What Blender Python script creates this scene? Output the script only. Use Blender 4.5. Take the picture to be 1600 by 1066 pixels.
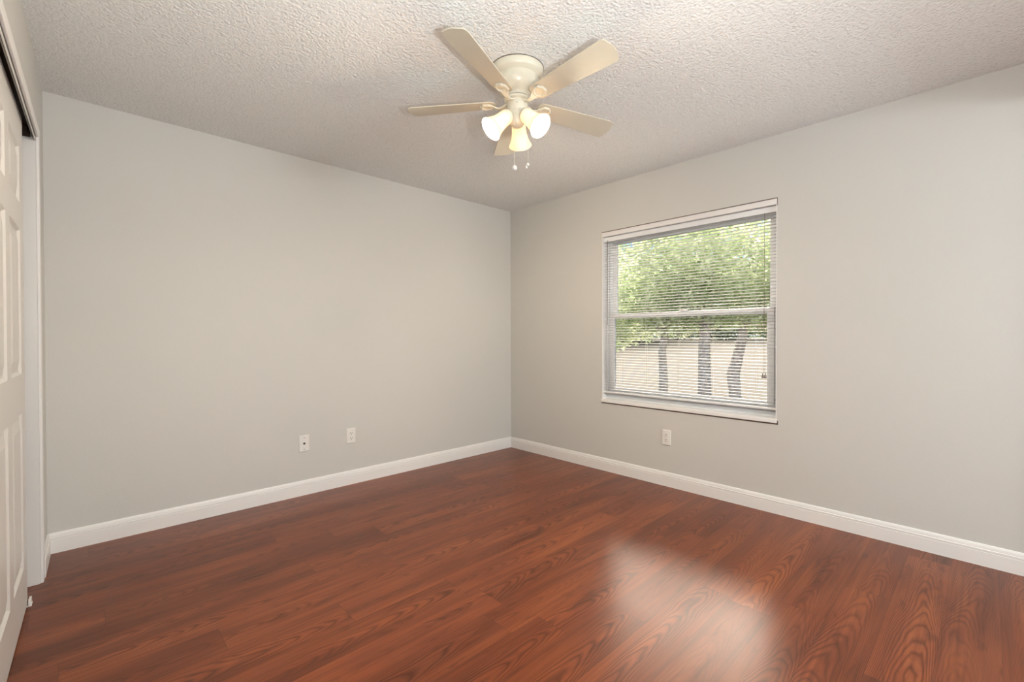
import bpy, bmesh, math, random
from mathutils import Vector, Matrix, noise
for o in list(bpy.data.objects): bpy.data.objects.remove(o)
SC = bpy.context.scene
COL = SC.collection
PI = math.pi
R = math.radians
random.seed(4)

# ------------------------------------------------------------------ camera
FPX, YAW, PITCH, ROLL = 712.907, 0.808163, 0.0094013, -0.0019862
CAM = Vector((-3.26509, -3.43633, 1.14625))
cy_, sy_, cp_, sp_ = math.cos(YAW), math.sin(YAW), math.cos(PITCH), math.sin(PITCH)
fwd = Vector((cy_*cp_, sy_*cp_, -sp_)); rt = Vector((sy_, -cy_, 0)); up = rt.cross(fwd)
cr_, sr_ = math.cos(ROLL), math.sin(ROLL)
r2 = rt*cr_ + up*sr_; u2 = up*cr_ - rt*sr_
cd = bpy.data.cameras.new('camera'); cam = bpy.data.objects.new('camera', cd); COL.objects.link(cam)
cd.sensor_fit = 'HORIZONTAL'; cd.sensor_width = 36.0; cd.lens = FPX*36.0/1600.0
cd.clip_start = 0.01; cd.clip_end = 400
cam.matrix_world = Matrix(((r2.x, u2.x, -fwd.x, CAM.x), (r2.y, u2.y, -fwd.y, CAM.y), (r2.z, u2.z, -fwd.z, CAM.z), (0, 0, 0, 1)))
SC.camera = cam
vs = SC.view_settings
vs.view_transform = 'Standard'; vs.look = 'None'; vs.gamma = 1.0; vs.use_curve_mapping = False
vs.exposure = 0.17
SC.cycles.caustics_reflective = False; SC.cycles.caustics_refractive = False; SC.cycles.blur_glossy = 1.0
SC.cycles.use_guiding = True; SC.cycles.sample_clamp_indirect = 4.0

# ------------------------------------------------------------------ light levels
SKY_LOW = 1.15          # sky near the horizon
GLOW = 108.0             # bright sky patch added high in the east for the floor reflection
BULB = 1500.0            # glow of the fan bulbs
LAMP = 12.0              # light thrown out of each fan lamp
UP_FILL = 47.0           # added fill light: unseen uplighter behind the camera
HALL_FILL = 58.0             # added fill light: unseen globe in the hall

# ------------------------------------------------------------------ node helpers
def new_mat(name):
    m = bpy.data.materials.new(name); m.use_nodes = True
    nt = m.node_tree; nt.nodes.clear()
    out = nt.nodes.new('ShaderNodeOutputMaterial')
    return m, nt, out
def N(nt, t, **kw):
    n = nt.nodes.new(t)
    for k, v in kw.items():
        if k in n.inputs.keys() if hasattr(n.inputs, 'keys') else False: n.inputs[k].default_value = v
        else: setattr(n, k, v)
    return n
def L(nt, a, b): nt.links.new(a, b)
def math_(nt, op, a, b=None, clamp=False):
    n = nt.nodes.new('ShaderNodeMath'); n.operation = op; n.use_clamp = clamp
    for i, v in enumerate((a, b)):
        if v is None: continue
        if isinstance(v, (int, float)): n.inputs[i].default_value = v
        else: nt.links.new(v, n.inputs[i])
    return n.outputs[0]
def ramp(nt, fac, stops):
    n = nt.nodes.new('ShaderNodeValToRGB'); e = n.color_ramp.elements
    while len(e) < len(stops): e.new(0.5)
    for i, (p, c) in enumerate(stops):
        e[i].position = p; e[i].color = (c[0], c[1], c[2], 1)
    nt.links.new(fac, n.inputs[0]); return n.outputs[0]
def mixc(nt, fac, a, b, mode='MIX'):
    n = nt.nodes.new('ShaderNodeMix'); n.data_type = 'RGBA'; n.blend_type = mode
    for s, v in ((n.inputs[0], fac), (n.inputs[6], a), (n.inputs[7], b)):
        if isinstance(v, (int, float)): s.default_value = v
        elif isinstance(v, tuple): s.default_value = (v[0], v[1], v[2], 1)
        else: nt.links.new(v, s)
    return n.outputs[2]
def obj_coord(nt, scale=(1, 1, 1), kind='Object'):
    tc = nt.nodes.new('ShaderNodeTexCoord'); mp = nt.nodes.new('ShaderNodeMapping')
    mp.inputs['Scale'].default_value = scale
    nt.links.new(tc.outputs[kind], mp.inputs['Vector']); return mp.outputs[0]
def paint(name, col, rough=0.5, spec=0.5, bump=0.0, bscale=60, mottled=0.0, metal=0.0):
    m, nt, out = new_mat(name)
    b = nt.nodes.new('ShaderNodeBsdfPrincipled')
    b.inputs['Roughness'].default_value = rough; b.inputs['Specular IOR Level'].default_value = spec
    b.inputs['Metallic'].default_value = metal
    v = obj_coord(nt)
    nz = nt.nodes.new('ShaderNodeTexNoise'); nz.inputs['Scale'].default_value = bscale; nz.inputs['Detail'].default_value = 3
    L(nt, v, nz.inputs['Vector'])
    d = tuple(c*(1-mottled) for c in col)
    L(nt, ramp(nt, nz.outputs[0], [(0.3, d), (0.7, col)]), b.inputs['Base Color'])
    if bump:
        bp = nt.nodes.new('ShaderNodeBump'); bp.inputs['Strength'].default_value = bump; bp.inputs['Distance'].default_value = 0.002
        L(nt, nz.outputs[0], bp.inputs['Height']); L(nt, bp.outputs[0], b.inputs['Normal'])
    L(nt, b.outputs[0], out.inputs[0]); return m

# ------------------------------------------------------------------ sky
w = bpy.data.worlds.new('sky'); SC.world = w; w.use_nodes = True
nt = w.node_tree; nt.nodes.clear()
wo = nt.nodes.new('ShaderNodeOutputWorld'); bg = nt.nodes.new('ShaderNodeBackground')
tc = nt.nodes.new('ShaderNodeTexCoord')
vn = nt.nodes.new('ShaderNodeVectorMath'); vn.operation = 'NORMALIZE'; L(nt, tc.outputs['Generated'], vn.inputs[0])
cl = nt.nodes.new('ShaderNodeTexNoise'); cl.inputs['Scale'].default_value = 3.2; cl.inputs['Detail'].default_value = 6
L(nt, vn.outputs[0], cl.inputs['Vector'])
base = ramp(nt, cl.outputs[0], [(0.42, (0.42, 0.66, 0.98)), (0.60, (0.95, 0.97, 1.0))])
# added sky patch: a broad bright glow round one direction, above the view
dt = nt.nodes.new('ShaderNodeVectorMath'); dt.operation = 'DOT_PRODUCT'
L(nt, vn.outputs[0], dt.inputs[0])
GA, GE = R(26), R(40)
dt.inputs[1].default_value = (math.cos(GA)*math.cos(GE), math.sin(GA)*math.cos(GE), math.sin(GE))
mr = nt.nodes.new('ShaderNodeMapRange'); mr.interpolation_type = 'SMOOTHSTEP'
mr.inputs['From Min'].default_value = math.cos(R(23)); mr.inputs['From Max'].default_value = math.cos(R(12))
L(nt, dt.outputs['Value'], mr.inputs['Value'])
low = mixc(nt, 1.0, base, (SKY_LOW, SKY_LOW, SKY_LOW), 'MULTIPLY')
glow = mixc(nt, mr.outputs[0], (0.0, 0.0, 0.0), (GLOW, GLOW*0.86, GLOW*0.74))
for n_ in (low.node, glow.node): n_.clamp_result = False
L(nt, mixc(nt, 1.0, low, glow, 'ADD'), bg.inputs['Color']); bg.inputs['Strength'].default_value = 1.0; L(nt, bg.outputs[0], wo.inputs[0])

# ------------------------------------------------------------------ materials
M = {}
M['wall'] = paint('wall_paint', (0.640, 0.636, 0.608), 0.55, 0.3, 0.25, 140)
M['trim'] = paint('trim_paint', (0.88, 0.87, 0.855), 0.35, 0.5)
M['door'] = paint('door_paint', (0.72, 0.71, 0.69), 0.38, 0.5, 0.15, 30)
M['vinyl'] = paint('white_vinyl', (0.84, 0.86, 0.88), 0.35, 0.5)
M['slat'] = paint('slat_enamel', (0.83, 0.82, 0.82), 0.35, 0.5)
M['cord'] = paint('cord_fibre', (0.62, 0.60, 0.57), 0.7, 0.3)
M['wand'] = paint('smoked_plastic', (0.16, 0.13, 0.12), 0.3, 0.5)
M['fan'] = paint('fan_enamel', (0.70, 0.66, 0.54), 0.28, 0.5)
M['blade'] = paint('blade_laminate', (0.57, 0.53, 0.43), 0.35, 0.5)
M['dark'] = paint('dark_slot', (0.05, 0.045, 0.04), 0.6, 0.3)
M['shadow_gap'] = paint('dark_line', (0.16, 0.12, 0.10), 0.8, 0.2)  # dark colour for the sill's shadow line and the ring round the canopy
M['plastic'] = paint('white_plastic', (0.82, 0.81, 0.78), 0.35, 0.5)
M['steel'] = paint('screw_steel', (0.35, 0.34, 0.33), 0.35, 0.5, metal=0.8)
M['track'] = paint('track_metal', (0.80, 0.79, 0.77), 0.35, 0.5)
M['brown'] = paint('dark_brown_track', (0.06, 0.035, 0.025), 0.6, 0.3)
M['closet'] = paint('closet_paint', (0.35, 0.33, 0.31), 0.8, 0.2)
M['stucco'] = paint('stucco', (0.55, 0.53, 0.50), 0.9, 0.1)

# popcorn ceiling
m, nt, out = new_mat('popcorn_ceiling')
b = nt.nodes.new('ShaderNodeBsdfPrincipled'); b.inputs['Roughness'].default_value = 0.9; b.inputs['Specular IOR Level'].default_value = 0.1
v = obj_coord(nt)
n1 = nt.nodes.new('ShaderNodeTexNoise'); n1.inputs['Scale'].default_value = 64; n1.inputs['Detail'].default_value = 4; n1.inputs['Roughness'].default_value = 0.6
vo = nt.nodes.new('ShaderNodeTexVoronoi'); vo.inputs['Scale'].default_value = 95
L(nt, v, n1.inputs['Vector']); L(nt, v, vo.inputs['Vector'])
h = math_(nt, 'SUBTRACT', math_(nt, 'MULTIPLY', n1.outputs[0], 2.2), math_(nt, 'MULTIPLY', vo.outputs['Distance'], 0.9))
L(nt, ramp(nt, h, [(0.25, (0.81, 0.822, 0.808)), (0.62, (0.87, 0.882, 0.868))]), b.inputs['Base Color'])
bp = nt.nodes.new('ShaderNodeBump'); bp.inputs['Strength'].default_value = 0.65; bp.inputs['Distance'].default_value = 0.0055
L(nt, h, bp.inputs['Height']); L(nt, bp.outputs[0], b.inputs['Normal']); L(nt, b.outputs[0], out.inputs[0])
M['ceiling'] = m

# cherry laminate: planks along x, 163 mm wide
m, nt, out = new_mat('cherry_laminate')
b = nt.nodes.new('ShaderNodeBsdfPrincipled')
tc = nt.nodes.new('ShaderNodeTexCoord'); sx = nt.nodes.new('ShaderNodeSeparateXYZ'); L(nt, tc.outputs['Object'], sx.inputs[0])
X, Y = sx.outputs[0], sx.outputs[1]
PW, PL = 0.1634, 1.215
yy = math_(nt, 'DIVIDE', math_(nt, 'ADD', Y, 2.003+PW*40), PW)
row = math_(nt, 'FLOOR', yy); fy = math_(nt, 'FRACT', yy)
wn = nt.nodes.new('ShaderNodeTexWhiteNoise'); wn.noise_dimensions = '1D'; L(nt, row, wn.inputs['W'])
xx = math_(nt, 'ADD', math_(nt, 'DIVIDE', math_(nt, 'ADD', X, 20), PL), wn.outputs['Value'])
colm = math_(nt, 'FLOOR', xx); fx = math_(nt, 'FRACT', xx)
cmb = nt.nodes.new('ShaderNodeCombineXYZ'); L(nt, row, cmb.inputs[0]); L(nt, colm, cmb.inputs[1])
wn2 = nt.nodes.new('ShaderNodeTexWhiteNoise'); wn2.noise_dimensions = '2D'; L(nt, cmb.outputs[0], wn2.inputs['Vector'])
rnd = wn2.outputs['Value']
def grain(sxs, sys, zoff, detail, rough=0.5, dist=0.0):
    c = nt.nodes.new('ShaderNodeCombineXYZ')
    L(nt, math_(nt, 'MULTIPLY', X, sxs), c.inputs[0]); L(nt, math_(nt, 'MULTIPLY', Y, sys), c.inputs[1])
    L(nt, math_(nt, 'ADD', math_(nt, 'MULTIPLY', rnd, 60), zoff), c.inputs[2])
    n = nt.nodes.new('ShaderNodeTexNoise'); n.inputs['Scale'].default_value = 1; n.inputs['Detail'].default_value = detail
    n.inputs['Roughness'].default_value = rough; n.inputs['Distortion'].default_value = dist
    L(nt, c.outputs[0], n.inputs['Vector']); return n.outputs[0]
fig = grain(2.2, 7.0, 0.0, 2.5, 0.5, 0.3)
wob = grain(1.1, 2.0, 31.0, 1, 0.4)
# cathedral figure: nested arches running along each board, apex towards the window wall
vn = math_(nt, 'ADD', math_(nt, 'SUBTRACT', fy, 0.5), math_(nt, 'SUBTRACT', math_(nt, 'MULTIPLY', wob, 0.9), 0.45))
arch = math_(nt, 'ADD', math_(nt, 'MULTIPLY', X, 62), math_(nt, 'MULTIPLY', math_(nt, 'MULTIPLY', vn, vn), 190))
arch = math_(nt, 'ADD', arch, math_(nt, 'MULTIPLY', fig, 44))
rings = math_(nt, 'ADD', math_(nt, 'MULTIPLY', math_(nt, 'SINE', arch), 0.5), 0.5)
rings2 = math_(nt, 'ADD', math_(nt, 'MULTIPLY', math_(nt, 'SINE', math_(nt, 'MULTIPLY', arch, 2.7)), 0.5), 0.5)
streak = grain(2.6, 85.0, 7.0, 3, 0.6)
broad = grain(1.2, 9.0, 13.0, 2, 0.5, 0.4)
blot = grain(4.5, 20.0, 21.0, 2, 0.6, 0.5)
c1 = ramp(nt, broad, [(0.32, (0.130, 0.034, 0.0145)), (0.50, (0.178, 0.046, 0.0185)), (0.68, (0.235, 0.066, 0.024))])
figm = math_(nt, 'MULTIPLY', ramp(nt, grain(0.8, 3.0, 41.0, 1), [(0.38, (0.25, 0.25, 0.25)), (0.58, (0.95, 0.95, 0.95))]), 1.0)
c2 = mixc(nt, figm, c1, mixc(nt, 1.0, c1, ramp(nt, rings, [(0.0, (0.56, 0.50, 0.47)), (0.22, (0.86, 0.84, 0.82)), (0.6, (1.05, 1.05, 1.05)), (1.0, (1.15, 1.17, 1.12))]), 'MULTIPLY'))
c2 = mixc(nt, math_(nt, 'MULTIPLY', figm, 0.3), c2, ramp(nt, rings2, [(0.0, (0.75, 0.72, 0.70)), (0.35, (1.0, 1.0, 1.0))]), 'MULTIPLY')
c3 = mixc(nt, 0.75, c2, ramp(nt, streak, [(0.30, (0.66, 0.60, 0.58)), (0.52, (1.0, 1.0, 1.0)), (0.75, (1.22, 1.25, 1.22))]), 'MULTIPLY')
c3 = mixc(nt, 0.6, c3, ramp(nt, blot, [(0.28, (0.45, 0.40, 0.40)), (0.40, (1.0, 1.0, 1.0))]), 'MULTIPLY')
tone = ramp(nt, wn2.outputs['Value'], [(0.0, (0.88, 0.86, 0.86)), (1.0, (1.12, 1.12, 1.1))])
c3 = mixc(nt, 1.0, c3, tone, 'MULTIPLY')
ey = math_(nt, 'MINIMUM', fy, math_(nt, 'SUBTRACT', 1.0, fy)); ex = math_(nt, 'MINIMUM', fx, math_(nt, 'SUBTRACT', 1.0, fx))
seam = math_(nt, 'MAXIMUM', math_(nt, 'LESS_THAN', ey, 0.006), math_(nt, 'LESS_THAN', ex, 0.0009))
c4 = mixc(nt, math_(nt, 'MULTIPLY', seam, 0.45), c3, (0.04, 0.012, 0.008))
L(nt, c4, b.inputs['Base Color'])
b.inputs['Roughness'].default_value = 0.28; b.inputs['Specular IOR Level'].default_value = 0.36; b.inputs['Specular Tint'].default_value = (1.0, 0.82, 0.70, 1)


L(nt, b.outputs[0], out.inputs[0]); M['floor'] = m

# clear window glass
m, nt, out = new_mat('window_glass')
tr = nt.nodes.new('ShaderNodeBsdfTransparent'); tr.inputs[0].default_value = (0.96, 0.98, 0.97, 1)
gl = nt.nodes.new('ShaderNodeBsdfGlossy'); gl.inputs['Roughness'].default_value = 0.02
fr = nt.nodes.new('ShaderNodeFresnel'); fr.inputs[0].default_value = 1.45
mx = nt.nodes.new('ShaderNodeMixShader'); L(nt, fr.outputs[0], mx.inputs[0]); L(nt, tr.outputs[0], mx.inputs[1]); L(nt, gl.outputs[0], mx.inputs[2])
L(nt, mx.outputs[0], out.inputs[0]); M['glass'] = m
# frosted lamp shade: translucent and diffuse
m, nt, out = new_mat('frosted_shade_glass')
tl = nt.nodes.new('ShaderNodeBsdfTranslucent'); tl.inputs[0].default_value = (0.82, 0.70, 0.53, 1)
df = nt.nodes.new('ShaderNodeBsdfPrincipled'); df.inputs['Base Color'].default_value = (0.93, 0.88, 0.80, 1); df.inputs['Roughness'].default_value = 0.3
mx = nt.nodes.new('ShaderNodeMixShader'); mx.inputs[0].default_value = 0.72; L(nt, tl.outputs[0], mx.inputs[1]); L(nt, df.outputs[0], mx.inputs[2])
L(nt, mx.outputs[0], out.inputs[0]); M['shade'] = m
def emit(name, col, s):
    m, nt, out = new_mat(name)
    e = nt.nodes.new('ShaderNodeEmission'); e.inputs[0].default_value = (*col, 1); e.inputs[1].default_value = s
    L(nt, e.outputs[0], out.inputs[0]); m.cycles.emission_sampling = 'FRONT'; return m
M['bulb'] = emit('lit_bulb', (1.0, 0.82, 0.59), BULB)
# leaves, bark, sand
m, nt, out = new_mat('leaf')
v = obj_coord(nt); nz = nt.nodes.new('ShaderNodeTexNoise'); nz.inputs['Scale'].default_value = 2.2; nz.inputs['Detail'].default_value = 5
L(nt, v, nz.inputs['Vector'])
lc = ramp(nt, nz.outputs[0], [(0.3, (0.20, 0.28, 0.12)), (0.50, (0.48, 0.57, 0.32)), (0.64, (0.80, 0.83, 0.64))])
df = nt.nodes.new('ShaderNodeBsdfDiffuse'); tl = nt.nodes.new('ShaderNodeBsdfTranslucent'); L(nt, lc, df.inputs[0]); L(nt, lc, tl.inputs[0])
mx = nt.nodes.new('ShaderNodeMixShader'); mx.inputs[0].default_value = 0.5; L(nt, df.outputs[0], mx.inputs[1]); L(nt, tl.outputs[0], mx.inputs[2])
L(nt, mx.outputs[0], out.inputs[0]); M['leaf'] = m
M['bark'] = paint('bark', (0.42, 0.39, 0.38), 0.9, 0.1, 0.8, 18, 0.45)
M['sand'] = paint('pale_sand', (0.066, 0.0595, 0.050), 0.95, 0.05, 0.3, 1.5, 0.14)

# ------------------------------------------------------------------ mesh helpers
def box(bm, x0, x1, y0, y1, z0, z1, mat=None):
    vsx = [bm.verts.new(p) for p in ((x0,y0,z0),(x1,y0,z0),(x1,y1,z0),(x0,y1,z0),(x0,y0,z1),(x1,y0,z1),(x1,y1,z1),(x0,y1,z1))]
    for f in ((3,2,1,0),(4,5,6,7),(0,1,5,4),(1,2,6,5),(2,3,7,6),(3,0,4,7)): bm.faces.new([vsx[i] for i in f])
    if mat is not None:
        for q in vsx: q.co = mat @ q.co
    return vsx
def prism(bm, prof, a, b, fn):
    """sweep a closed 2-D profile from a to b; fn(u, v, t) -> point"""
    A = [bm.verts.new(fn(u, v, a)) for u, v in prof]; B = [bm.verts.new(fn(u, v, b)) for u, v in prof]
    n = len(prof)
    for i in range(n): bm.faces.new((A[i], A[(i+1) % n], B[(i+1) % n], B[i]))
    bm.faces.new(A[::-1]); bm.faces.new(B)
def lathe(bm, prof, seg=48, mat=None, close=False):
    rings = []
    for r, z in prof:
        if r < 1e-6: rings.append([bm.verts.new((0, 0, z))])
        else: rings.append([bm.verts.new((r*math.cos(2*PI*k/seg), r*math.sin(2*PI*k/seg), z)) for k in range(seg)])
    for i in range(len(rings)-1):
        a, b = rings[i], rings[i+1]
        for k in range(seg):
            k2 = (k+1) % seg
            if len(a) == 1 and len(b) == 1: continue
            if len(a) == 1: bm.faces.new((a[0], b[k], b[k2]))
            elif len(b) == 1: bm.faces.new((a[k], b[0], a[k2]))
            else: bm.faces.new((a[k], b[k], b[k2], a[k2]))
    if mat is not None:
        for rg in rings:
            for q in rg: q.co = mat @ q.co
def tube(bm, pts, rad, seg=10):
    pts = [Vector(p) for p in pts]; rads = rad if isinstance(rad, (list, tuple)) else [rad]*len(pts)
    rings = []
    for i, p in enumerate(pts):
        d = (pts[min(i+1, len(pts)-1)] - pts[max(i-1, 0)]).normalized()
        a = d.cross(Vector((0.13, 0.31, 0.94))) if abs(d.z) < 0.9 else d.cross(Vector((1, 0, 0)))
        a.normalize(); c = d.cross(a)
        rings.append([bm.verts.new(p + (a*math.cos(2*PI*k/seg) + c*math.sin(2*PI*k/seg))*rads[i]) for k in range(seg)])
    for i in range(len(rings)-1):
        for k in range(seg):
            bm.faces.new((rings[i][k], rings[i][(k+1) % seg], rings[i+1][(k+1) % seg], rings[i+1][k]))
    bm.faces.new(rings[0][::-1]); bm.faces.new(rings[-1])
def obj(name, bm, mat, parent=None, smooth=False, bevel=0.0, auto=None, world=None):
    bmesh.ops.recalc_face_normals(bm, faces=bm.faces)
    me = bpy.data.meshes.new(name); bm.to_mesh(me); bm.free()
    me.materials.append(mat)
    if smooth:
        for p in me.polygons: p.use_smooth = True
        if auto: me.set_sharp_from_angle(angle=R(auto))
    o = bpy.data.objects.new(name, me); COL.objects.link(o)
    if parent: o.parent = parent
    if world is not None: o.matrix_world = world
    if bevel:
        bv = o.modifiers.new('bevel', 'BEVEL'); bv.width = bevel; bv.segments = 2; bv.limit_method = 'ANGLE'; bv.angle_limit = R(40)
    return o
def struct(o): o['kind'] = 'structure'; return o
def tag(o, label, cat, group=None):
    o['label'] = label; o['category'] = cat
    if group: o['group'] = group
    return o
def empty(name, loc=(0, 0, 0), rz=0.0):
    o = bpy.data.objects.new(name, None); COL.objects.link(o); o.location = loc; o.rotation_euler = (0, 0, rz)
    o.empty_display_size = 0.1; return o
def BM(): return bmesh.new()

# ------------------------------------------------------------------ room shell
H = 2.44
YB = -3.78            # wall behind the camera
KC = 0.026            # the closet wall is a little out of square
XC = -3.383
BX = Matrix(((-KC, -1, 0, XC), (-1, KC, 0, 0), (0, 0, 1, 0), (0, 0, 0, 1)))   # (s along wall, n into closet, z) -> world
LW = -YB

bm = BM(); box(bm, -4.3, 0.16, -6.2, 0.12, -0.15, 0); struct(obj('floor', bm, M['floor']))
bm = BM(); box(bm, -4.3, 0.16, -6.2, 0.12, H, H+0.12); struct(obj('ceiling', bm, M['ceiling']))
bm = BM(); box(bm, -4.3, 0.16, 0, 0.12, 0, H); struct(obj('wall_back', bm, M['wall']))
# window wall with its opening
WY0, WY1, WZ0, WZ1 = -2.488, -1.140, 0.590, 2.034
bm = BM()
box(bm, 0, 0.16, WY1, 0, 0, H); box(bm, 0, 0.16, -6.2, WY0, 0, H)
box(bm, 0, 0.16, WY0, WY1, 0, WZ0); box(bm, 0, 0.16, WY0, WY1, WZ1, H)
struct(obj('wall_right', bm, M['wall']))
# closet wall with its wide opening
OS0, OS1, OZ = 0.385, 2.18, 2.065
bm = BM()
box(bm, 0, OS0, 0, 0.10, 0, H, BX); box(bm, OS1, 6.3, 0, 0.10, 0, H, BX); box(bm, OS0, OS1, 0, 0.014, OZ+0.014, H, BX)
box(bm, OS0, OS1, 0.014, 0.10, OZ+0.06, H, BX)
struct(obj('wall_left', bm, M['wall']))
# closet interior
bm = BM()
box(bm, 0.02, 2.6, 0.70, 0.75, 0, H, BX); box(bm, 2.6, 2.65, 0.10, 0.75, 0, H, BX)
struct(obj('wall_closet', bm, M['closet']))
# wall behind the camera, its unseen opening widened to pass the hall fill light
DX0, DX1, DZ = -2.05, -0.10, 2.20
bm = BM()
box(bm, -3.6, DX0, YB-0.11, YB, 0, H); box(bm, DX1, 0.0, YB-0.11, YB, 0, H); box(bm, DX0, DX1, YB-0.11, YB, DZ, H)
struct(obj('wall_front', bm, M['wall']))
bm = BM(); box(bm, -4.3, 0.16, -6.2, -6.1, 0, H); struct(obj('wall_hall', bm, M['wall']))

# ------------------------------------------------------------------ baseboards
BP = [(0, 0), (0.013, 0), (0.013, 0.070), (0.0100, 0.0715), (0.0100, 0.0745), (0.0128, 0.0755), (0.0125, 0.0835), (0.0085, 0.085),
      (0.0085, 0.088), (0.0095, 0.0885), (0.0075, 0.099), (0.0045, 0.107), (0, 0.107)]
bm = BM(); prism(bm, BP, -3.383, 0.0, lambda u, v, t: Vector((t, -u, v))); struct(obj('baseboard_back', bm, M['trim']))
bm = BM(); prism(bm, BP, 0.0, YB, lambda u, v, t: Vector((-u, t, v))); struct(obj('baseboard_right', bm, M['trim']))
bm = BM(); prism(bm, BP, 0.0, OS0-0.058, lambda u, v, t: BX @ Vector((t, -u, v))); prism(bm, BP, OS1+0.06, LW, lambda u, v, t: BX @ Vector((t, -u, v)))
struct(obj('baseboard_left', bm, M['trim']))
bm = BM()
prism(bm, BP, -3.45, DX0, lambda u, v, t: Vector((t, YB+u, v))); prism(bm, BP, DX1, 0, lambda u, v, t: Vector((t, YB+u, v)))
struct(obj('baseboard_front', bm, M['trim']))

# ------------------------------------------------------------------ closet opening: casing, jamb, track, doors
bm = BM()
CW = 0.058
box(bm, OS0-CW, OS0, -0.010, 0.0, 0, OZ+CW, BX); box(bm, OS1, OS1+CW, -0.010, 0.0, 0, OZ+CW, BX)
box(bm, OS0, OS1, -0.010, 0.0, OZ+0.010, OZ+CW, BX)
struct(obj('trim_1', bm, M['trim'], bevel=0.002))
bm = BM(); box(bm, OS0-0.001, OS0+0.006, 0.0, 0.10, 0, OZ, BX); box(bm, OS1-0.006, OS1+0.001, 0.0, 0.10, 0, OZ, BX)
struct(obj('trim_2', bm, M['trim']))

tr = empty('sliding_door_track', BX @ Vector((OS0, 0.04, OZ)))
tag(tr, 'sliding door track with white front lip over a dark channel above the closet doors', 'door track')
inv = Matrix.Translation(-tr.location)
bm = BM(); box(bm, OS0, OS1, 0.0, 0.003, OZ-0.010, OZ+0.001, inv @ BX)
o = obj('front_lip', bm, M['track'], tr); o['label'] = 'white front lip of the track'
bm = BM(); box(bm, OS0+0.007, OS1-0.007, 0.016, 0.098, OZ+0.052, OZ+0.058, inv @ BX); box(bm, OS0+0.007, OS1-0.007, 0.004, 0.007, OZ+0.001, OZ+0.013, inv @ BX)
box(bm, OS0+0.007, OS0+0.010, 0.016, 0.098, OZ+0.001, OZ+0.052, inv @ BX)
o = obj('channel', bm, M['brown'], tr); o['label'] = 'dark brown track channel'

def six_panel_door(name, s0, n0, label):
    W, HH, TH = 0.91, 2.070, 0.034
    root = empty(name, BX @ Vector((s0, n0, 0.008)))
    root.matrix_world = Matrix.Translation(root.location) @ BX.to_3x3().normalized().to_4x4()
    tag(root, label, 'door', 'closet sliding doors')
    # face with six moulded panels on a grid
    st, mid = 0.11, 0.10
    pw = (W - 2*st - mid)/2
    xs = [(st, st+pw), (st+pw+mid, W-st)]
    zs = [(0.19, 0.83), (0.99, 1.58), (1.69, 1.92)]
    bm = BM()
    gx = sorted({0, W, *[a for p in xs for a in p]}); gz = sorted({0, HH, *[a for p in zs for a in p]})
    def quad(p): bm.faces.new([bm.verts.new(q) for q in p])
    for i in range(len(gx)-1):
        for j in range(len(gz)-1):
            x0, x1, z0, z1 = gx[i], gx[i+1], gz[j], gz[j+1]
            if (x0, x1) in xs and (z0, z1) in zs:
                rings = [(0, 0), (0.010, 0.009), (0.022, 0.009), (0.058, 0.001)]
                for k in range(len(rings)-1):
                    (a, da), (c, dc) = rings[k], rings[k+1]
                    P = lambda e, d: [(x0+e, d, z0+e), (x1-e, d, z0+e), (x1-e, d, z1-e), (x0+e, d, z1-e)]
                    A, B = P(a, da), P(c, dc)
                    for q in range(4): quad((A[q], A[(q+1) % 4], B[(q+1) % 4], B[q]))
                quad(P(0.058, 0.001))
            else: quad(((x0, 0, z0), (x1, 0, z0), (x1, 0, z1), (x0, 0, z1)))
    quad(((0, TH, 0), (0, TH, HH), (W, TH, HH), (W, TH, 0)))
    quad(((0, 0, 0), (0, 0, HH), (0, TH, HH), (0, TH, 0))); quad(((W, 0, 0), (W, TH, 0), (W, TH, HH), (W, 0, HH)))
    quad(((0, 0, HH), (W, 0, HH), (W, TH, HH), (0, TH, HH))); quad(((0, 0, 0), (0, TH, 0), (W, TH, 0), (W, 0, 0)))
    bmesh.ops.remove_doubles(bm, verts=bm.verts, dist=0.0001)
    obj('door_leaf', bm, M['door'], root)
    for sx_ in (0.12, W-0.12):
        bm = BM(); box(bm, sx_-0.02, sx_+0.02, TH-0.004, TH+0.003, HH-0.03, HH+0.028)
        o = obj('roller_hanger', bm, M['steel'], root); o['label'] = 'steel roller hanger at the top edge'
    return root
six_panel_door('closet_door', 0.592, 0.026, 'white six-panel sliding closet door in front, cropped by the left edge of the photo')
six_panel_door('closet_door', 1.22, 0.064, 'second white six-panel sliding closet door, hidden behind the front one')
bm = BM(); box(bm, 0.575, 0.62, 0.014, 0.022, 0, 0.028, BX); box(bm, 0.575, 0.62, 0.012, 0.062, 0, 0.004, BX)
tag(obj('door_guide', bm, M['plastic'], bevel=0.001), 'small white plastic floor guide at the foot of the front closet door', 'door guide')

# ------------------------------------------------------------------ window
win = struct(empty('window_1', (0.10, (WY0+WY1)/2, WZ0)))
wi = Matrix.Translation(-win.location)
FX0, FX1, FW = 0.062, 0.155, 0.032
def ring(bm, x0, x1, y0, y1, z0, z1, wl, wr, wb, wt):
    box(bm, x0, x1, y0, y0+wr, z0, z1, wi); box(bm, x0, x1, y1-wl, y1, z0, z1, wi)
    box(bm, x0, x1, y0+wr, y1-wl, z0, z0+wb, wi); box(bm, x0, x1, y0+wr, y1-wl, z1-wt, z1, wi)
bm = BM(); ring(bm, FX0+0.012, FX1, WY0, WY1, WZ0+0.022, WZ1, FW, FW, 0.05, 0.045)
ring(bm, FX0, FX0+0.012, WY0, WY1, WZ0+0.022, WZ1, 0.018, 0.018, 0.035, 0.03)
obj('window_frame', bm, M['vinyl'], win, bevel=0.002)
yl, yr = WY1-FW, WY0+FW
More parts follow.
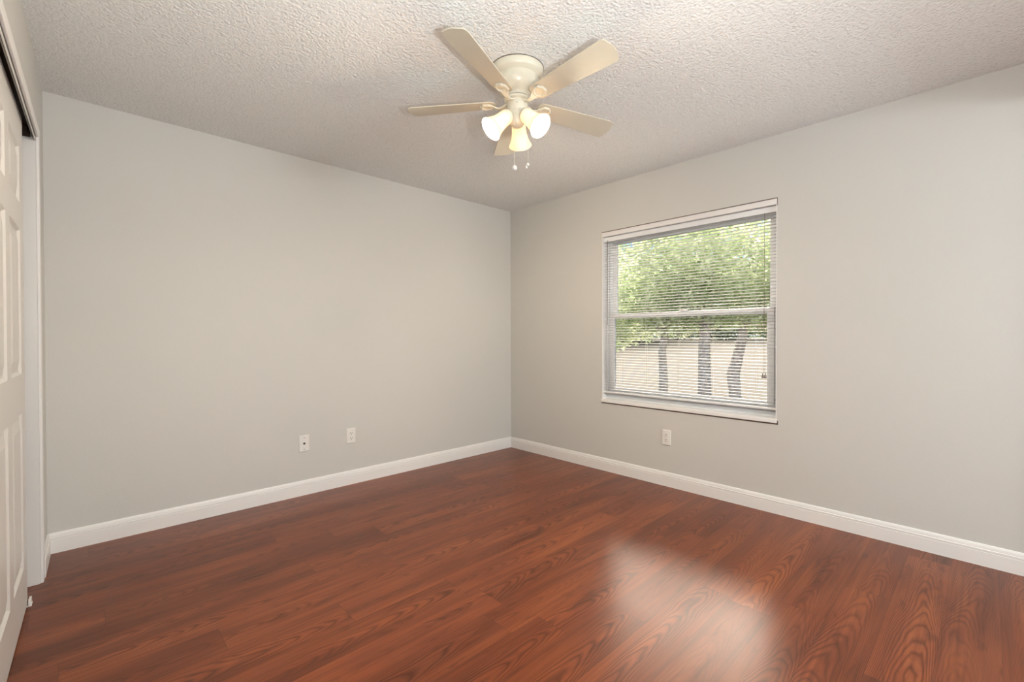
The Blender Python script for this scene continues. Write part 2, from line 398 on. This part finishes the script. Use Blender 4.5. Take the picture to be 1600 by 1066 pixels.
bm = BM(); ring(bm, 0.066, 0.096, yr+0.001, yl-0.001, 0.664, 1.340, 0.045, 0.045, 0.048, 0.040)
box(bm, 0.055, 0.066, yr+0.1, yl-0.1, 0.664, 0.675, wi)
sl = obj('lower_sash', bm, M['vinyl'], win, bevel=0.003)
bm = BM(); ring(bm, 0.110, 0.136, yr+0.001, yl-0.001, 1.300, 1.987, 0.040, 0.040, 0.038, 0.050)
su = obj('upper_sash', bm, M['vinyl'], win, bevel=0.003)
bm = BM(); box(bm, 0.079, 0.083, yr+0.046, yl-0.046, 0.712, 1.300, wi); obj('pane', bm, M['glass'], sl)
bm = BM(); box(bm, 0.121, 0.125, yr+0.041, yl-0.041, 1.338, 1.937, wi); obj('pane', bm, M['glass'], su)
bm = BM(); box(bm, 0.060, 0.078, -1.86, -1.80, 1.340, 1.352, wi); box(bm, 0.050, 0.064, -1.835, -1.825, 1.344, 1.356, wi)
obj('sash_lock', bm, M['plastic'], win, bevel=0.002)
bm = BM(); prism(bm, [(-0.012, WZ0-0.004), (FX1, WZ0-0.0), (FX1, WZ0+0.022), (-0.008, WZ0+0.022), (-0.012, WZ0+0.018)], WY0-0.004, WY1+0.004,
                 lambda u, v, t: wi @ Vector((u, t, v)))
obj('window_sill', bm, M['trim'], win)
bm = BM(); box(bm, -0.0012, 0.0, WY0-0.010, WY1+0.004, WZ0-0.015, WZ0-0.003, wi); box(bm, -0.0012, 0.0, WY0-0.010, WY0-0.004, WZ0-0.009, WZ0+0.01, wi)  # dark strip standing in for the shadow under the sill
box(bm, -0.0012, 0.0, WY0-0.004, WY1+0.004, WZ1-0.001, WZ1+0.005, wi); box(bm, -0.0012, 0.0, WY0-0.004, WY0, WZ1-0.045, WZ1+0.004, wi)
o = obj('shadow_line', bm, M['shadow_gap'], win); o['label'] = 'dark strips around the opening, painting in the shadow line under the sill'
bm = BM(); box(bm, -0.002, 0.06, WY1-0.0035, WY1, WZ0+0.022, WZ1, wi); box(bm, -0.002, 0.06, WY0, WY0+0.0035, WZ0+0.022, WZ1, wi)
obj('reveal_lining', bm, M['trim'], win)

# ------------------------------------------------------------------ venetian blind
BXc = 0.028
bl = empty('venetian_blind', (BXc, (WY0+WY1)/2, 0.66))
tag(bl, 'white horizontal mini blind, lowered with slats open, hanging in the window', 'window blind')
bi = Matrix.Translation(-bl.location)
B0, B1 = WY0+0.006, WY1-0.006
bm = BM(); box(bm, 0.012, 0.046, B0, B1, 1.952, 1.990, bi); obj('headrail', bm, M['vinyl'], bl, bevel=0.002)
bm = BM(); box(bm, -0.010, 0.011, B0-0.003, B1+0.003, 1.993, 2.031, bi); o = obj('valance', bm, M['slat'], bl, bevel=0.003)
bm = BM()
pitch = 0.0218; z = 1.940; tilt = R(-5)
while z > 0.692:
    prof = []
    for k in range(5):
        a = (k/4-0.5); prof.append((a*0.0245, 0.0016*(1-4*a*a)))
    prof = prof + [(u, v-0.0006) for u, v in prof[::-1]]
    ct, st_ = math.cos(tilt), math.sin(tilt)
    prism(bm, [(BXc+u*ct-v*st_, z+u*st_+v*ct) for u, v in prof], B0, B1, lambda u, v, t: bi @ Vector((u, t, v)))
    z -= pitch
obj('slats', bm, M['slat'], bl)
bm = BM(); box(bm, BXc-0.013, BXc+0.013, B0, B1, 0.664, 0.678, bi); br = obj('bottom_rail', bm, M['vinyl'], bl, bevel=0.003)
for ye in (B0, B1):
    bm = BM(); box(bm, BXc-0.0135, BXc+0.0135, ye-0.001, ye+0.001, 0.6635, 0.6785, bi); obj('end_cap', bm, M['slat'], br)
for yc in (-1.30, -1.543, -1.816, -2.07, -2.355):
    bm = BM()
    for dx in (-0.0125, 0.0125): tube(bm, [bi @ Vector((BXc+dx, yc, 0.672)), bi @ Vector((BXc+dx, yc, 1.953))], 0.0006, 5)
    obj('ladder_cord', bm, M['cord'], bl)
bm = BM(); 
for dy in (-0.004, 0.004): tube(bm, [bi @ Vector((0.004, -2.414, 1.955)), bi @ Vector((0.004, -2.414+dy*0.3, 1.6)), bi @ Vector((0.004, -2.414+dy, 0.90))], 0.0009, 6)
lc_ = obj('lift_cord', bm, M['wand'], bl); lc_['label'] = 'dark lift cord'
for dy in (-0.008, 0.008):
    bm = BM(); lathe(bm, [(0.0, 0.014), (0.003, 0.014), (0.005, 0.004), (0.0085, -0.012), (0.0085, -0.016), (0, -0.016)], 12, bi @ Matrix.Translation((0.004, -2.414+dy, 0.888)))
    o = obj('tassel', bm, M['wand'], lc_); o['label'] = 'small dark tassel'
bm = BM(); tube(bm, [bi @ Vector((0.004, -1.192, 1.962)), bi @ Vector((0.002, -1.192, 1.94)), bi @ Vector((0.002, -1.190, 1.245))], [0.002, 0.0028, 0.0028], 6)
o = obj('tilt_wand', bm, M['wand'], bl); o['label'] = 'thin dark tilt wand'

# ------------------------------------------------------------------ wall plates
def plate(bm):
    w_, h_ = 0.036, 0.0585
    prof = [(w_, 0), (w_, 0.0025), (w_-0.003, 0.0055)]
    rings = []
    for k, (d, t) in enumerate([(0, 0), (0, 0.003), (0.004, 0.006)]):
        rings.append([bm.verts.new(p) for p in ((-w_+d, -t, -h_+d), (w_-d, -t, -h_+d), (w_-d, -t, h_-d), (-w_+d, -t, h_-d))])
    for i in range(2):
        for k in range(4): bm.faces.new((rings[i][k], rings[i][(k+1) % 4], rings[i+1][(k+1) % 4], rings[i+1][k]))
    bm.faces.new(rings[0][::-1]); bm.faces.new(rings[2])
RY = Matrix.Rotation(PI/2, 4, 'X')
def disc(bm, x, z, r, d0, d1, seg=16):
    lathe(bm, [(0, 0), (r, 0), (r, d1-d0), (0, d1-d0)], seg, Matrix.Translation((x, -d0, z)) @ RY)
def duplex(loc, rz, label):
    r_ = empty('electrical_outlet', loc, rz); tag(r_, label, 'outlet', 'white duplex outlets')
    bm = BM(); plate(bm); obj('cover_plate', bm, M['plastic'], r_, bevel=0.0008)
    for zc in (0.0195, -0.0195):
        bm = BM(); lathe(bm, [(0, 0), (0.0165, 0), (0.0165, 0.002), (0.0155, 0.0026), (0, 0.0026)], 28, Matrix.Translation((0, -0.0058, zc)) @ RY @ Matrix.Diagonal((1, 0.86, 1, 1)))
        rc = obj('receptacle', bm, M['plastic'], r_)
        for q in range(3):
            bm = BM()
            if q == 0: box(bm, -0.0078, -0.0050, -0.0089, -0.0080, zc+0.0005, zc+0.009)
            elif q == 1: box(bm, 0.0050, 0.0078, -0.0089, -0.0080, zc+0.0005, zc+0.008)
            else: disc(bm, 0, zc-0.0075, 0.0030, 0.0080, 0.0089, 12)
            o = obj('slot', bm, M['dark'], rc); o['label'] = 'dark slot of the receptacle'
    bm = BM(); disc(bm, 0, 0, 0.003, 0.0055, 0.0068, 12); obj('screw', bm, M['plastic'], r_)
duplex((-1.7215, 0, 0.377), 0, 'white duplex outlet on the left-hand wall, nearer the room corner')
duplex((0, -1.7305, 0.372), -PI/2, 'white duplex outlet below the window')
cj = empty('coaxial_jack', (-2.074, 0, 0.374)); tag(cj, 'white cable jack plate with dark centre socket, left of the outlet on the wall', 'cable jack')
bm = BM(); plate(bm); obj('cover_plate', bm, M['plastic'], cj, bevel=0.0008)
for zc in (0.042, -0.042):
    bm = BM(); disc(bm, 0, zc, 0.0036, 0.0055, 0.0072, 12); obj('screw', bm, M['steel'], cj)
bm = BM(); disc(bm, 0, 0, 0.0085, 0.0055, 0.0075, 6); disc(bm, 0, 0, 0.0052, 0.0075, 0.016, 16); o = obj('socket', bm, M['dark'], cj); o['label'] = 'dark threaded socket'

# ------------------------------------------------------------------ ceiling fan
FC = Vector((-1.708, -1.846, H))
fan = empty('ceiling_fan', FC)
tag(fan, 'white five-blade ceiling fan with three lit bell-shaped lamps, mounted flush to the ceiling', 'ceiling fan')
def Z(z): return z - H
bm = BM()
lathe(bm, [(0, 0), (0.1275, 0), (0.1285, -0.004), (0.127, -0.028), (0.121, -0.036), (0.107, -0.041), (0.1015, -0.045), (0.102, -0.056), (0.1025, -0.066),
           (0.098, -0.084), (0.088, -0.101), (0.075, -0.113), (0.064, -0.120), (0.058, -0.124), (0.0565, -0.130), (0.060, -0.133), (0.060, -0.139), (0, -0.139)], 72)
obj('motor_housing', bm, M['fan'], fan, smooth=True, auto=50)
bm = BM(); lathe(bm, [(0.1282, -0.0), (0.1300, -0.0), (0.1300, -0.0032), (0.1282, -0.0032)], 72); o = obj('canopy_line', bm, M['shadow_gap'], fan); o['label'] = 'dark line where the housing meets the ceiling'  # thin dark ring at the top edge of the housing
bm = BM(); lathe(bm, [(0, -0.139), (0.056, -0.139), (0.062, -0.143), (0.062, -0.152), (0.055, -0.157), (0, -0.157)], 48); obj('flywheel', bm, M['fan'], fan, smooth=True, auto=40)
bm = BM(); lathe(bm, [(0, -0.157), (0.050, -0.157), (0.0515, -0.160), (0.0515, -0.200), (0.049, -0.207), (0.038, -0.213), (0.034, -0.222), (0.036, -0.238),
                      (0.035, -0.255), (0.029, -0.268), (0.016, -0.276), (0.006, -0.279), (0, -0.280)], 48); 
sh = obj('switch_housing', bm, M['fan'], fan, smooth=True, auto=45)
for a in (R(225), R(105), R(345)):
    bm = BM(); lathe(bm, [(0, 0.0), (0.0028, 0.0), (0.0022, 0.0018), (0, 0.002)], 10, Matrix.Translation((0.0510*math.cos(a), 0.0510*math.sin(a), -0.180)) @ Matrix.Rotation(a, 4, 'Z') @ Matrix.Rotation(PI/2, 4, 'Y'))
    obj('screw', bm, M['steel'], sh)
# blades
ZB = -0.160; R0, R1 = 0.108, 0.553
def blade_bm():
    bm = BM(); pts = []
    hw = lambda x: 0.043 + (0.0625-0.043)*min(1, max(0, (x-R0)/(R1-R0-0.05)))
    # rounded root, gently widening sides, broadly rounded tip
    side = []
    rc = 0.028
    for k in range(7):
        a = PI/2*(k/6); side.append((R0+rc-rc*math.cos(a), hw(R0+rc)-rc+rc*math.sin(a)))
    for k in range(1, 10): x = R0+rc+(R1-0.034-R0-rc)*k/9; side.append((x, hw(x)))
    for k in range(1, 8):
        a = PI/2*k/7; side.append((R1-0.034+0.026*math.sin(a), hw(R1-0.034)-0.026+0.026*math.cos(a)))
    tipx = R1-0.008
    n = 5; ys = side[-1][1]
    for k in range(1, n+1): y = ys*(1-k/n); side.append((tipx+0.008*(1-(y/ys)**2), y))
    out = side + [(x, -y) for x, y in side[::-1][1:]]
    # drop doubles
    res = []
    for p in out:
        if not res or (abs(p[0]-res[-1][0])+abs(p[1]-res[-1][1])) > 1e-5: res.append(p)
    if abs(res[0][0]-res[-1][0])+abs(res[0][1]-res[-1][1]) < 1e-5: res.pop()
    t = 0.0028
    A = [bm.verts.new((x, y, -t)) for x, y in res]; B = [bm.verts.new((x, y, t)) for x, y in res]; m_ = len(res)
    for i in range(m_): bm.faces.new((A[i], A[(i+1) % m_], B[(i+1) % m_], B[i]))
    bm.faces.new(A[::-1]); bm.faces.new(B)
    return bm
def iron_bm(T):
    bm = BM()
    # curved arm from the flywheel out to the blade
    secs = [(0.040, -0.006, 0.017, 0.006), (0.060, -0.012, 0.013, 0.006), (0.080, -0.020, 0.009, 0.006), (0.100, -0.018, 0.010, 0.006), (0.118, -0.009, 0.020, 0.005), (0.135, -0.0055, 0.031, 0.0045)]
    prev = None
    for x, zz, w_, t in secs:
        f = min(1, max(0, (x-0.06)/0.06))
        c = [Vector((x, -w_, zz-t/2)), Vector((x, w_, zz-t/2)), Vector((x, w_, zz+t/2)), Vector((x, -w_, zz+t/2))]
        vs_ = [bm.verts.new((T @ p)*f + p*(1-f)) for p in c]
        if prev:
            for k in range(4): bm.faces.new((prev[k], prev[(k+1) % 4], vs_[(k+1) % 4], vs_[k]))
        else: bm.faces.new(vs_[::-1])
        prev = vs_
    bm.faces.new(prev)
    # octagonal dished medallion under the blade root
    def octa(r, zz): return [bm.verts.new(T @ Vector((0.150+r*1.05*math.cos(PI/8+PI/4*k), r*math.sin(PI/8+PI/4*k), zz))) for k in range(8)]
    rg = [octa(0.034, -0.0028), octa(0.034, -0.0105), octa(0.031, -0.0130), octa(0.026, -0.0130), octa(0.023, -0.0060)]
    for i in range(4):
        for k in range(8): bm.faces.new((rg[i][k], rg[i][(k+1) % 8], rg[i+1][(k+1) % 8], rg[i+1][k]))
    bm.faces.new(rg[-1]); bm.faces.new(rg[0][::-1])
    return bm
T12 = Matrix.Rotation(R(-12), 4, 'X')
PH = R(198.3)
TILT = Matrix(((1, 0, 0, 0), (0, 1, 0, 0), (0, 0, 1, 0), (0, 0, 0, 1)))
TILT = Matrix.Rotation(math.atan(0.067), 4, Vector((-0.034, 0.058, 0)).normalized())   # the blades hang a little out of level
bm = blade_bm(); b0 = obj('blade', bm, M['blade'], fan, bevel=0.001)
bm = iron_bm(T12); i0 = obj('blade_iron', bm, M['fan'], fan, bevel=0.0012)
s0_ = []
for sx_, sy_2 in ((0.128, 0.0), (0.172, 0.014), (0.172, -0.014)):
    bm = BM(); lathe(bm, [(0, 0), (0.0035, 0), (0.003, -0.002), (0, -0.0026)], 10, T12 @ Matrix.Translation((sx_, sy_2, -0.0062 if sx_ < .13 else -0.0135)))
    s0_.append(obj('screw', bm, M['fan'], i0))
for k in range(5):
    if k == 0: b, i_ = b0, i0
    else:
        b = b0.copy(); i_ = i0.copy(); COL.objects.link(b); COL.objects.link(i_)
        for s_ in s0_:
            c_ = s_.copy(); COL.objects.link(c_); c_.parent = i_
    Rz = Matrix.Rotation(PH + k*2*PI/5, 4, 'Z')
    b.matrix_local = Matrix.Translation((0, 0, ZB)) @ TILT @ Rz @ T12
    i_.matrix_local = Matrix.Translation((0, 0, ZB)) @ TILT @ Rz
# lamps
def lamp(az):
    th = R(48)
    d = Vector((math.cos(az)*math.sin(th), math.sin(az)*math.sin(th), -math.cos(th)))
    neck = Vector((0.045*math.cos(az), 0.045*math.sin(az), Z(2.213)))
    q = d.to_track_quat('Z', 'Y').to_matrix().to_4x4(); q.translation = neck
    bm = BM(); lathe(bm, [(0, -0.022), (0.014, -0.022), (0.018, -0.012), (0.030, -0.004), (0.0325, 0.002), (0.0325, 0.014), (0.029, 0.016), (0, 0.016)], 32, q)
    k_ = obj('lamp_holder', bm, M['fan'], fan, smooth=True, auto=40)
    bm = BM()
    outp = [(0.0335, 0.004), (0.0345, 0.012), (0.0350, 0.035), (0.0370, 0.060), (0.0420, 0.085), (0.0500, 0.106), (0.0575, 0.121), (0.0590, 0.1235)]
    inp = [(r-0.0028, z) for r, z in outp][::-1]; inp[0] = (0.0562, 0.1245)
    lathe(bm, outp + inp, 48, q)
    s_ = obj('lamp_shade', bm, M['shade'], fan, smooth=True, auto=50); s_['label'] = 'frosted bell-shaped glass lamp shade'
    bm = BM(); lathe(bm, [(0, 0.018), (0.011, 0.018), (0.012, 0.026), (0.017, 0.034), (0.0205, 0.043), (0.018, 0.052), (0.010, 0.057), (0, 0.058)], 12, q)
    u = obj('bulb', bm, M['bulb'], s_, smooth=True); u['label'] = 'glowing bulb'
    ld = bpy.data.lights.new('lamp_light', 'POINT'); ld.shadow_soft_size = 0.026; ld.energy = LAMP; ld.color = (1.0, 0.91, 0.79)
    lo = bpy.data.objects.new('lamp_light', ld); COL.objects.link(lo); lo.parent = fan; lo.location = q @ Vector((0, 0, 0.088))
for a in (278, 160, 39): lamp(R(a))
# pull chains
def chain(pt, z0, z1, fob):
    bm = BM(); tube(bm, [(pt[0], pt[1], Z(z0)), (pt[0], pt[1], Z(z1))], 0.0011, 6)
    n = int((z0-z1)/0.006)
    c = obj('pull_chain', bm, M['fan'], fan)
    bm = BM()
    if fob == 'ball': bmesh.ops.create_uvsphere(bm, u_segments=20, v_segments=12, radius=0.0125, matrix=Matrix.Translation((pt[0], pt[1], Z(z1)-0.010)) @ Matrix.Diagonal((1, 1, 1.05, 1)))
    else:
        bmesh.ops.create_uvsphere(bm, u_segments=16, v_segments=10, radius=0.0075, matrix=Matrix.Translation((pt[0], pt[1], Z(z1)-0.006)))
        lathe(bm, [(0, 0), (0.003, 0), (0.0048, -0.012), (0.0035, -0.016), (0, -0.017)], 14, Matrix.Translation((pt[0]-0.004, pt[1]+0.004, Z(z1)-0.010)) @ Matrix.Rotation(R(14), 4, 'Y'))
    obj('chain_fob', bm, M['plastic'], c, smooth=True)
tc_ = -Vector((math.cos(YAW), math.sin(YAW))); rr = Vector((math.sin(YAW), -math.cos(YAW)))
p1 = tc_*0.030 + rr*(-0.013); p2 = rr*0.052
chain(p1, 2.225, 1.965, 'ball'); chain(p2, 2.25, 1.988, 'bell')

# ------------------------------------------------------------------ added fill lamps out of view: hall globe and uplighter
hl = empty('hall_fill_lamp', (-1.12, -5.75, H)); tag(hl, 'unseen globe lamp added in the hall behind the camera as fill light', 'pendant lamp')
bm = BM(); lathe(bm, [(0, 0), (0.07, 0), (0.06, -0.02), (0.006, -0.03), (0.006, -0.56), (0.03, -0.57), (0.03, -0.60), (0, -0.60)], 24); obj('cord_and_canopy', bm, M['fan'], hl)
bm = BM(); bmesh.ops.create_uvsphere(bm, u_segments=16, v_segments=8, radius=0.24, matrix=Matrix.Translation((0, 0, -0.83))); obj('globe', bm, emit('fill_globe', (0.88, 0.95, 1.0), HALL_FILL), hl, smooth=True)

tl_ = empty('uplight_fill', (-2.98, -3.64, 0)); tag(tl_, 'unseen uplighter added behind the camera to brighten the ceiling', 'fill lamp')
bm = BM(); lathe(bm, [(0, 0), (0.13, 0), (0.13, 0.015), (0.02, 0.03), (0, 0.03)], 40); obj('base', bm, M['steel'], tl_, smooth=True, auto=40)
bm = BM(); tube(bm, [(0, 0, 0.02), (0, 0, 1.06)], 0.012, 16); obj('pole', bm, M['steel'], tl_, smooth=True, auto=40)
bm = BM(); lathe(bm, [(0, 1.055), (0.03, 1.055), (0.08, 1.10), (0.12, 1.16), (0.117, 1.161), (0.078, 1.105), (0.03, 1.065), (0, 1.065)], 40); obj('bowl', bm, M['fan'], tl_, smooth=True, auto=40)
ld = bpy.data.lights.new('uplight_fill_light', 'AREA'); ld.shape = 'DISK'; ld.size = 0.14; ld.energy = UP_FILL; ld.color = (0.97, 0.98, 1.0)  # added source that lifts the ceiling brightness
lo = bpy.data.objects.new('uplight_fill_light', ld); COL.objects.link(lo); lo.parent = tl_; lo.location = (0, 0, 1.125); lo.rotation_euler = (PI, 0, 0)

# ------------------------------------------------------------------ outdoors
GZ = -0.35
bm = BM()
prism(bm, [(0.2, GZ-0.3), (90, GZ-0.3), (90, 0.9), (26, 0.9), (20, 0.62), (14, 0.25), (9, -0.12), (6, GZ), (0.2, GZ)], -60, 90, lambda u, v, t: Vector((u, t, v)))
o = obj('sandy_ground', bm, M['sand']); o['kind'] = 'structure'
def leaves(n, blobs, size):
    vs_, fs = [], []
    tot = sum(b[3]*b[4] for b in blobs)
    for bx_, by_, bz_, rx, rz in blobs:
        for _ in range(int(n*rx*rz/tot)):
            while True:
                p = Vector((random.uniform(-1, 1), random.uniform(-1, 1), random.uniform(-1, 1)))
                if 0.25 < p.length < 1: break
            c = Vector((bx_+p.x*rx, by_+p.y*rx, bz_+p.z*rz))
            d = Vector((random.gauss(0, 1), random.gauss(0, 1), random.gauss(0, .6))).normalized(); e = d.cross(Vector((random.gauss(0, 1), random.gauss(0, 1), random.gauss(0, 1)))).normalized()
            s = size*random.uniform(0.6, 1.3); i = len(vs_)
            vs_ += [c-d*s, c+e*s*0.35, c+d*s, c-e*s*0.35]; fs.append((i, i+1, i+2, i+3))
    me = bpy.data.meshes.new('foliage'); me.from_pydata(vs_, [], fs); me.materials.append(M['leaf']); return me
def tree(name, loc, trunk, rads, forks, blobs, n, size, label, group=None):
    r_ = empty(name, loc); tag(r_, label, 'tree', group)
    bm = BM(); tube(bm, trunk, rads, 12)
    for pts, rd in forks: tube(bm, pts, rd, 8)
    obj('trunk', bm, M['bark'], r_, smooth=True)
    f = bpy.data.objects.new('foliage', leaves(n, blobs, size)); COL.objects.link(f); f.parent = r_
def pos(px, dist):
    """ground spot seen in column px at a given distance along the view axis"""
    return CAM + fwd*dist + r2*((px-800)/FPX*dist)
g = 'trees outside the window'
t1, t2, t3 = pos(1036, 9.2), pos(1101, 8.6), pos(1150, 8.8)
tree('tree', (t1.x, t1.y, GZ), [(0, 0, 0), (0.02, 0, 0.7), (0.0, 0.02, 1.2), (0.06, -0.04, 1.7), (0.1, -0.1, 2.6)], [0.10, 0.085, 0.075, 0.07, 0.04],
     [([(0, 0.02, 1.55), (-0.05, 0.15, 1.8), (-0.1, 0.4, 2.3)], [0.05, 0.045, 0.03])],
     [(0, 0, 2.9, 1.3, 1.05), (-0.2, 0.9, 2.1, 0.95, 0.70), (-0.3, 1.3, 1.65, 0.8, 0.6), (0.1, -0.2, 1.95, 0.9, 0.5), (-0.1, 0.6, 1.75, 0.7, 0.45)], 11000, 0.062,
     'slender-trunked leafy tree outside, seen leftmost through the blind', g)
tree('tree', (t2.x, t2.y, GZ), [(0, 0, 0), (0.0, 0.0, 0.7), (0.01, 0.01, 1.3), (0.0, -0.03, 1.8), (0.1, -0.1, 2.7)], [0.13, 0.115, 0.105, 0.09, 0.05],
     [([(0, 0.0, 1.6), (0.1, 0.15, 1.9), (0.1, 0.4, 2.4)], [0.06, 0.05, 0.03]), ([(0, 0.0, 1.7), (0.1, -0.2, 2.0), (0.1, -0.5, 2.5)], [0.05, 0.045, 0.03])],
     [(0, 0, 3.0, 1.35, 1.05), (0, 0.5, 2.3, 0.9, 0.55), (0.1, -0.4, 2.1, 0.9, 0.5), (0, 0.3, 1.95, 0.7, 0.45)], 10000, 0.062,
     'straight thick-trunked leafy tree outside, in the middle of the window view', g)
tree('tree', (t3.x, t3.y, GZ), [(0, 0, 0), (0.0, 0.02, 0.45), (-0.01, 0.05, 0.75), (0.03, -0.02, 1.1), (0.06, -0.10, 1.5), (0.1, -0.12, 2.0), (0.1, -0.1, 2.7)], [0.12, 0.11, 0.125, 0.10, 0.09, 0.08, 0.05],
     [([(0.06, -0.1, 1.6), (0.1, -0.3, 1.9), (0.1, -0.6, 2.4)], [0.05, 0.045, 0.03])],
     [(0, -0.2, 2.9, 1.3, 1.0), (0.2, -0.9, 2.4, 1.0, 0.8), (0.3, -1.6, 2.6, 1.0, 0.9), (0, -0.3, 2.0, 0.7, 0.42), (0.1, -0.9, 1.9, 0.7, 0.45)], 10000, 0.062,
     'bent knobbly-trunked leafy tree outside, seen rightmost through the blind', g)
for k, (px, d, s, lab) in enumerate([(905, 21, 1.0, 'distant tree beyond the sandy yard, far left of the window view'), (985, 19, 1.1, 'distant bushy tree behind the slender-trunked tree'),
                                     (1060, 23, 1.15, 'distant tree between the slender trunk and the straight trunk'), (1135, 20, 1.0, 'distant tree between the straight trunk and the bent trunk'),
                                     (1215, 22, 1.15, 'distant tree beyond the right edge of the window view')]):
    p = pos(px, d+12); s *= 1.5
    tree('distant_tree', (p.x, p.y, 0.85), [(0, 0, -0.1), (0, 0.1, 0.7), (0.1, 0, 2.0)], [0.06, 0.05, 0.03], [],
         [(0, 0, 2.0*s, 1.9*s, 1.7*s), (0.2, 1.0, 0.85*s, 1.1*s, 0.85*s), (0, -0.9, 0.85*s, 1.1*s, 0.85*s), (0, 0, 0.7*s, 1.2*s, 0.7*s)], 7000, 0.19, lab, 'distant trees beyond the yard')
